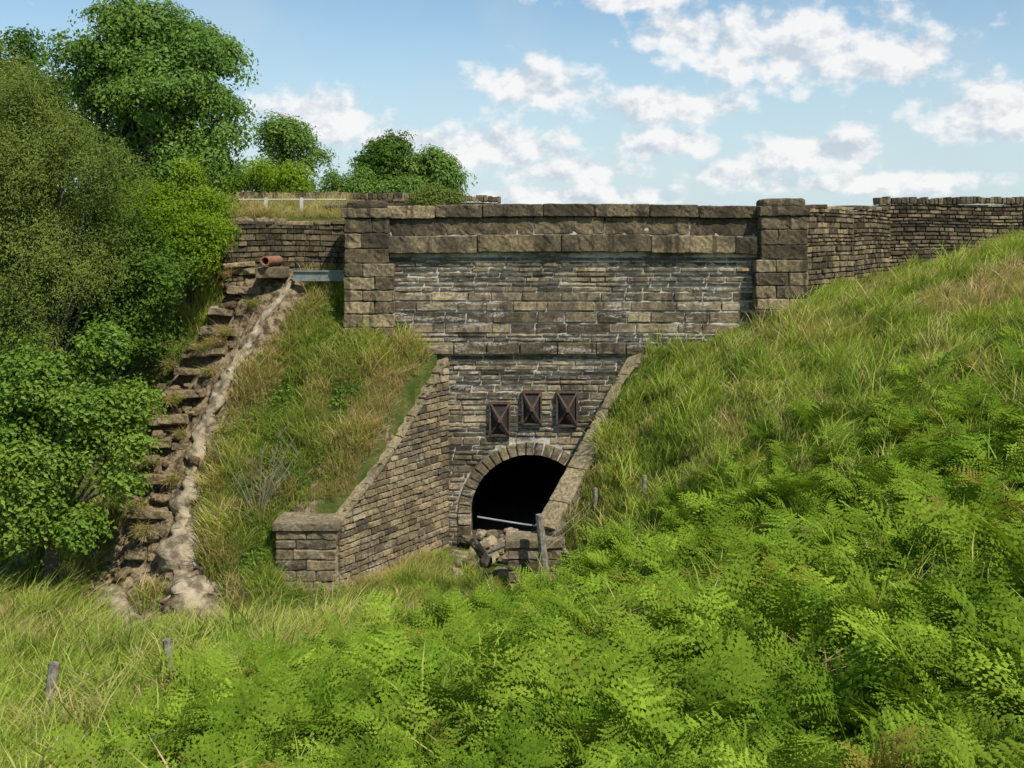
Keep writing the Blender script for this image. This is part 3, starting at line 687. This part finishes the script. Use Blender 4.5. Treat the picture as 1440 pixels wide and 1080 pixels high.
# ------------------------------------------------------------ trees
M_bark=simple_mat("bark",(.06,.05,.04),(.16,.14,.11),9,.95,0,.8)
def tree(name,base,lobes,mat,ls,ncl,crad=.32,nl=16,trunk=.16,flat=.6,wr=.62,zs=.85):
    mb_=MB(); B=Vector(base)
    c=Vector((sum(l[0] for l in lobes)/len(lobes),sum(l[1] for l in lobes)/len(lobes),sum(l[2] for l in lobes)/len(lobes)))
    fork=B.lerp(c,.45); fork.x=B.x*.7+c.x*.3
    tube(mb_,[B-Vector((0,0,.4)),B.lerp(fork,.5)+Vector((.06,0,0)),fork],[trunk*1.25,trunk,trunk*.8],9,.2)
    for l in lobes:
        e=Vector(l[:3]); st=B.lerp(fork,random.uniform(.55,1)); mid=st.lerp(e,.5)+Vector((random.uniform(-.2,.2),random.uniform(-.2,.2),-.075*(e-st).length+.2))
        pts_=[st.lerp(mid,t).lerp(mid.lerp(e,t),t) for t in (0,.2,.4,.6,.8,1)]
        r0=trunk*.4; tube(mb_,pts_,[r0*(1-.8*t) for t in(0,.2,.4,.6,.8,1)],6,.15)
        for _ in range(4):
            q=pts_[random.randint(3,5)]; dd=Vector([random.uniform(-1,1) for _ in range(3)]).normalized()*l[3]*.9
            tube(mb_,[q,q+dd*.5+Vector((0,0,.05)),q+dd],[r0*.3,r0*.18,r0*.06],5)
    o=mb_.obj(name,M_bark)
    tot=sum(l[3]**2 for l in lobes); P=[];Rt=[]
    for l in lobes:
        k=int(ncl*l[3]**2/tot)
        v=rng.normal(size=(k,3)); v/=np.linalg.norm(v,axis=1)[:,None]
        v[:,2]=np.where((v[:,2]<-.35)&(rng.random(k)<.6),-v[:,2],v[:,2])
        rr=l[3]*(rng.random(k)**.45)*(1+.28*np.sin(v[:,0]*5+l[0]*3)*np.sin(v[:,2]*6+l[1]*2)+.18*rng.normal(size=k))
        p=np.array(l[:3])+v*rr[:,None]*np.array([1,1,zs])
        P.append(p); nn=v*.8+np.array([.2,-.25,.4])+rng.normal(size=(k,3))*.25; nn/=np.linalg.norm(nn,axis=1)[:,None]
        Rt.append(np.stack([rng.uniform(-.4,.4,k),np.arccos(np.clip(nn[:,2],-1,1)),np.arctan2(nn[:,1],nn[:,0])],1))
    P=np.concatenate(P);Rt=np.concatenate(Rt);k=len(P)
    tm=[cluster(name+"_twig",nl,ls,crad,mat,flat=flat,wr=wr) for _ in range(3)]
    scatter("leaves",P,Rt,rng.uniform(.7,1.2,k),rng.integers(0,3,k),tm,None,o)
    return o
def crown(c,r,n,lr):
    out=[]
    while len(out)<n:
        v=np.random.default_rng(random.randint(0,10**9)).normal(size=3); v/=np.linalg.norm(v); q=random.uniform(.4,.95)
        out.append((c[0]+v[0]*r[0]*q,c[1]+v[1]*r[1]*q,c[2]+v[2]*r[2]*q,random.uniform(*lr)))
    return out
Lb=leaf_mat("sycamore_leaf",(.10,.20,.03),(.205,.32,.055),trans=.35,gloss=True)
Lw=leaf_mat("willow_leaf",(.13,.185,.04),(.25,.30,.07),trans=.3)
Lc=leaf_mat("hawthorn_leaf",(.16,.27,.02),(.27,.38,.035),trans=.4)
Ld=leaf_mat("maple_leaf",(.125,.23,.025),(.23,.33,.045),trans=.35,gloss=True)
Lk=leaf_mat("elm_leaf",(.07,.135,.022),(.13,.215,.035),trans=.3)
tree("sycamore_tree",(-10.8,31.8,-2.3),crown((-10.3,31.6,4.0),(2.7,2.0,2.5),38,(.65,1.0))+[(-10.3,31.5,4.0,1.5),(-8.3,31.3,3.6,.8),(-8.2,31.4,2.7,.7),(-8.6,31.2,1.9,.8),(-9.6,31.3,1.6,1.0),(-11,31.3,1.6,1.0),(-12.4,31.3,2.2,1.1),(-10.2,31.2,5.9,.9),(-11.2,31.2,5.9,.9),(-12.3,31.2,5.0,.9),(-9.1,31.2,5.2,.8),(-13.4,31,.8,1.1),(-12.2,30.8,-.2,1.1),(-11.2,30.6,.3,1.0),(-14.2,31,-.4,1.2)],Lb,.13,7000,.32,15,.26)
tree("sycamore_tree",(-15.5,34,-1.0),crown((-15.0,34,3.6),(2.2,1.5,2.6),16,(.7,1.1)),Lk,.14,1800,.36,16,.22)
tree("willow_tree",(-11.9,26.8,-8.0),crown((-10.9,26.3,1.0),(1.8,1.3,2.9),26,(.55,.95))+crown((-12,27,2.2),(1.2,1.2,2.0),8,(.6,.9))+[(-11.2,25.6,-1.6,1.0),(-10.2,25.8,-1.2,.9),(-12.2,25.8,-1.2,1.0),(-11.3,25.5,-.3,1.0),(-12.4,26,.3,1.0),(-12.2,25.7,-2.6,.9),(-11.1,25.6,-2.7,.8)],Lw,.08,6600,.30,19,.2,wr=.4,zs=1.1)
tree("elm_tree",(-11.0,28.9,-6.8),crown((-10.6,28.4,-2.0),(2.2,1.0,2.6),26,(.7,1.0))+[(-12.6,28,-3.4,1.0),(-11.6,27.6,-4,1.0),(-12.9,28.4,-1.4,1.0)],Lk,.11,3800,.33,16,.18)  # filler: dark leaf colour stands in for shade behind the nearer trees
tree("hawthorn_tree",(-9.9,30.2,-3.8),crown((-9.3,29.8,.1),(1.7,1.2,1.7),30,(.4,.75))+[(-9.2,29.6,.3,1.0)],Lc,.09,3600,.28,18,.12)
tree("maple_tree",(-10.9,26.0,-8.3),crown((-10.4,25.0,-4.4),(2.1,1.1,2.0),28,(.5,.8))+[(-8.7,25.2,-4.9,.5),(-8.6,25.3,-3.9,.5),(-8.9,25.2,-5.7,.5),(-9.8,24.8,-6.7,.6),(-11,24.6,-6.6,.8),(-11.8,24.6,-5.6,.8),(-9.3,25,-2.6,.6),(-10.2,25.2,-4.6,1.1)],Ld,.13,4400,.30,14,.15)
tree("ash_tree",(-9.0,45,.3),crown((-9.0,45,3.3),(1.3,1.0,2.0),18,(.45,.75))+[(-9.8,45,1.7,.7),(-8.4,45,1.6,.7),(-9,45,2,.8)],Lb,.14,900,.38,16,.12)
tree("oak_tree",(-5.6,45,.3),crown((-5.3,45,2.9),(1.3,1.0,1.3),14,(.5,.8))+[(-5.9,45,1.7,.7),(-5,45,1.7,.7)],Lk,.14,1100,.38,16,.14)
tree("oak_tree",(-3.2,45.5,.3),crown((-3.3,45.5,2.5),(1.2,1.0,1.1),14,(.45,.75))+[(-3.7,45,1.6,.6),(-3,45,1.6,.6)],Lb,.14,850,.38,16,.12)
tree("hedge_shrub",(-9.5,41.5,.6),crown((-9.8,41.5,2.0),(2.0,.8,.55),12,(.5,.7)),Lc,.12,700,.36,16,.08)
tree("hedge_shrub",(-5.5,43.5,.6),crown((-6.0,43.5,1.8),(2.6,.8,.4),12,(.45,.6)),Lb,.12,700,.36,16,.08)
tree("roadside_shrub",(-2.6,36.5,-.2),crown((-2.5,36.5,1.1),(.9,.5,.28),7,(.25,.4)),Lw,.08,300,.25,14,.05)
mq=MB(); B=Vector((-6.15,26.6,Hs(-6.15,26.6)))
for i in range(16):
    d=Vector((random.uniform(-.5,.6),random.uniform(-.4,.2),1)).normalized(); l=random.uniform(1.1,2.3)
    p1=B+d*l*.5; p2=B+d*l+Vector((random.uniform(-.2,.2),0,0)); tube(mq,[B,p1,p2],[.014,.010,.004],5)
    for _ in range(4):
        q=p1.lerp(p2,random.random()); tube(mq,[q,q+Vector((random.uniform(-.3,.3),random.uniform(-.2,.2),random.uniform(.1,.4)))],[.006,.003],4)
mq.obj("bare_shrub",simple_mat("dead_twig",(.2,.17,.12),(.30,.27,.2),10,.9))
# ------------------------------------------------------------ world
w=bpy.data.worlds.new("World"); S.world=w; w.use_nodes=True; w.name="sky"; t=w.node_tree; t.nodes.clear(); N=NT(t)
el,az=R(51),math.atan2(.62,-.78)
sky=N.n('ShaderNodeTexSky',sky_type='NISHITA',sun_disc=False,sun_elevation=el,sun_rotation=az,air_density=1.0,dust_density=.3,ozone_density=2.0)
tc=N.n('ShaderNodeTexCoord').outputs['Generated']
sp=N.n('ShaderNodeSeparateXYZ',i={0:tc}); 
A_=N.math('ARCTAN2',sp.outputs[0],sp.outputs[1]); E_=N.math('ARCSINE',sp.outputs[2])
vec=N.n('ShaderNodeCombineXYZ',i={0:A_,1:E_,2:0.0}).outputs[0]
blobs=[(0.10,.211,.06,.009),(.26,.163,.09,.034),(.335,.15,.055,.020),(.155,.18,.04,.022),(.015,.135,.055,.022),(-.01,.078,.06,.020),(.05,.058,.06,.013),(.145,.113,.07,.016),(.14,.082,.05,.013),
(.27,.072,.06,.018),(.20,.055,.04,.010),(.43,.10,.07,.026),(-.17,.105,.055,.022),(-.10,.085,.04,.012),(-.32,.08,.06,.03),(.8,.14,.2,.05),(-.7,.15,.2,.05),(.30,.045,.10,.009),(.05,.035,.12,.009)]
def dens(v):
    acc=None
    for a,e,ra,re in blobs:
        d=N.n('ShaderNodeVectorMath',operation='MULTIPLY_ADD',i={0:v,1:(1/ra/1.15,1/re/1.2,0),2:(-a/ra/1.15,-e/re/1.2,0)}).outputs[0]
        l=N.n('ShaderNodeVectorMath',operation='LENGTH',i={0:d}).outputs['Value']
        acc=l if acc is None else N.math('SMOOTH_MIN',acc,l,.15)
    return N.math('SUBTRACT',1.0,acc)
def cn(v):
    sv=N.n('ShaderNodeVectorMath',operation='MULTIPLY',i={0:v,1:(1,1.3,1)}).outputs[0]
    return N.noise(sv,28,6,.56)
base=N.math('MAXIMUM',dens(vec),-1.2)
n1=cn(vec); n2=cn(N.n('ShaderNodeVectorMath',operation='ADD',i={0:vec,1:(.006,.011,0)}).outputs[0])
D_=N.math('ADD',N.math('MULTIPLY',base,1.15),N.math('MULTIPLY',N.math('SUBTRACT',n1,.455),3.2))
mask=N.ramp(D_,-.08,.75)
lit=N.math('ADD',.72,N.math('MULTIPLY',N.math('SUBTRACT',n1,n2),4.6),clamp=True)
ccol=N.mix(lit,(5.9,6.7,7.6),(9.8,9.8,9.8))
haze=N.math('MULTIPLY',N.ramp(N.noise(vec,9,3),.4,.75),.35)
skyc=N.mix(1,sky.outputs[0],(1.28,1.40,1.36),'MULTIPLY')
skyc=N.mix(N.math('MULTIPLY',N.ramp(E_,.24,.0),.85),skyc,(6.1,7.5,8.3))
skyc=N.mix(haze,skyc,(5.9,7.1,7.8))
fc=N.mix(N.math('MULTIPLY',mask,.95),skyc,ccol)
bg=N.n('ShaderNodeBackground',i={'Color':fc,'Strength':.096})
o=N.n('ShaderNodeOutputWorld'); t.links.new(bg.outputs[0],o.inputs[0])
sd=bpy.data.lights.new("sun",'SUN'); sd.energy=5.0; sd.angle=R(.5); sd.color=(1,.94,.83)
so=bpy.data.objects.new("sun",sd); S.collection.objects.link(so)
dirv=Vector((math.sin(az)*math.cos(el),math.cos(az)*math.cos(el),math.sin(el)))
so.rotation_euler=dirv.to_track_quat('Z','Y').to_euler()
cd=bpy.data.cameras.new("camera"); co=bpy.data.objects.new("camera",cd); S.collection.objects.link(co)
co.location=(0,0,0); co.rotation_euler=(R(90),0,0); cd.lens=38.6; cd.sensor_width=36; cd.shift_y=-.1458; cd.clip_end=6000; cd.clip_start=.05
S.camera=co
S.view_settings.view_transform='Standard'; S.view_settings.look='None'; S.view_settings.exposure=0
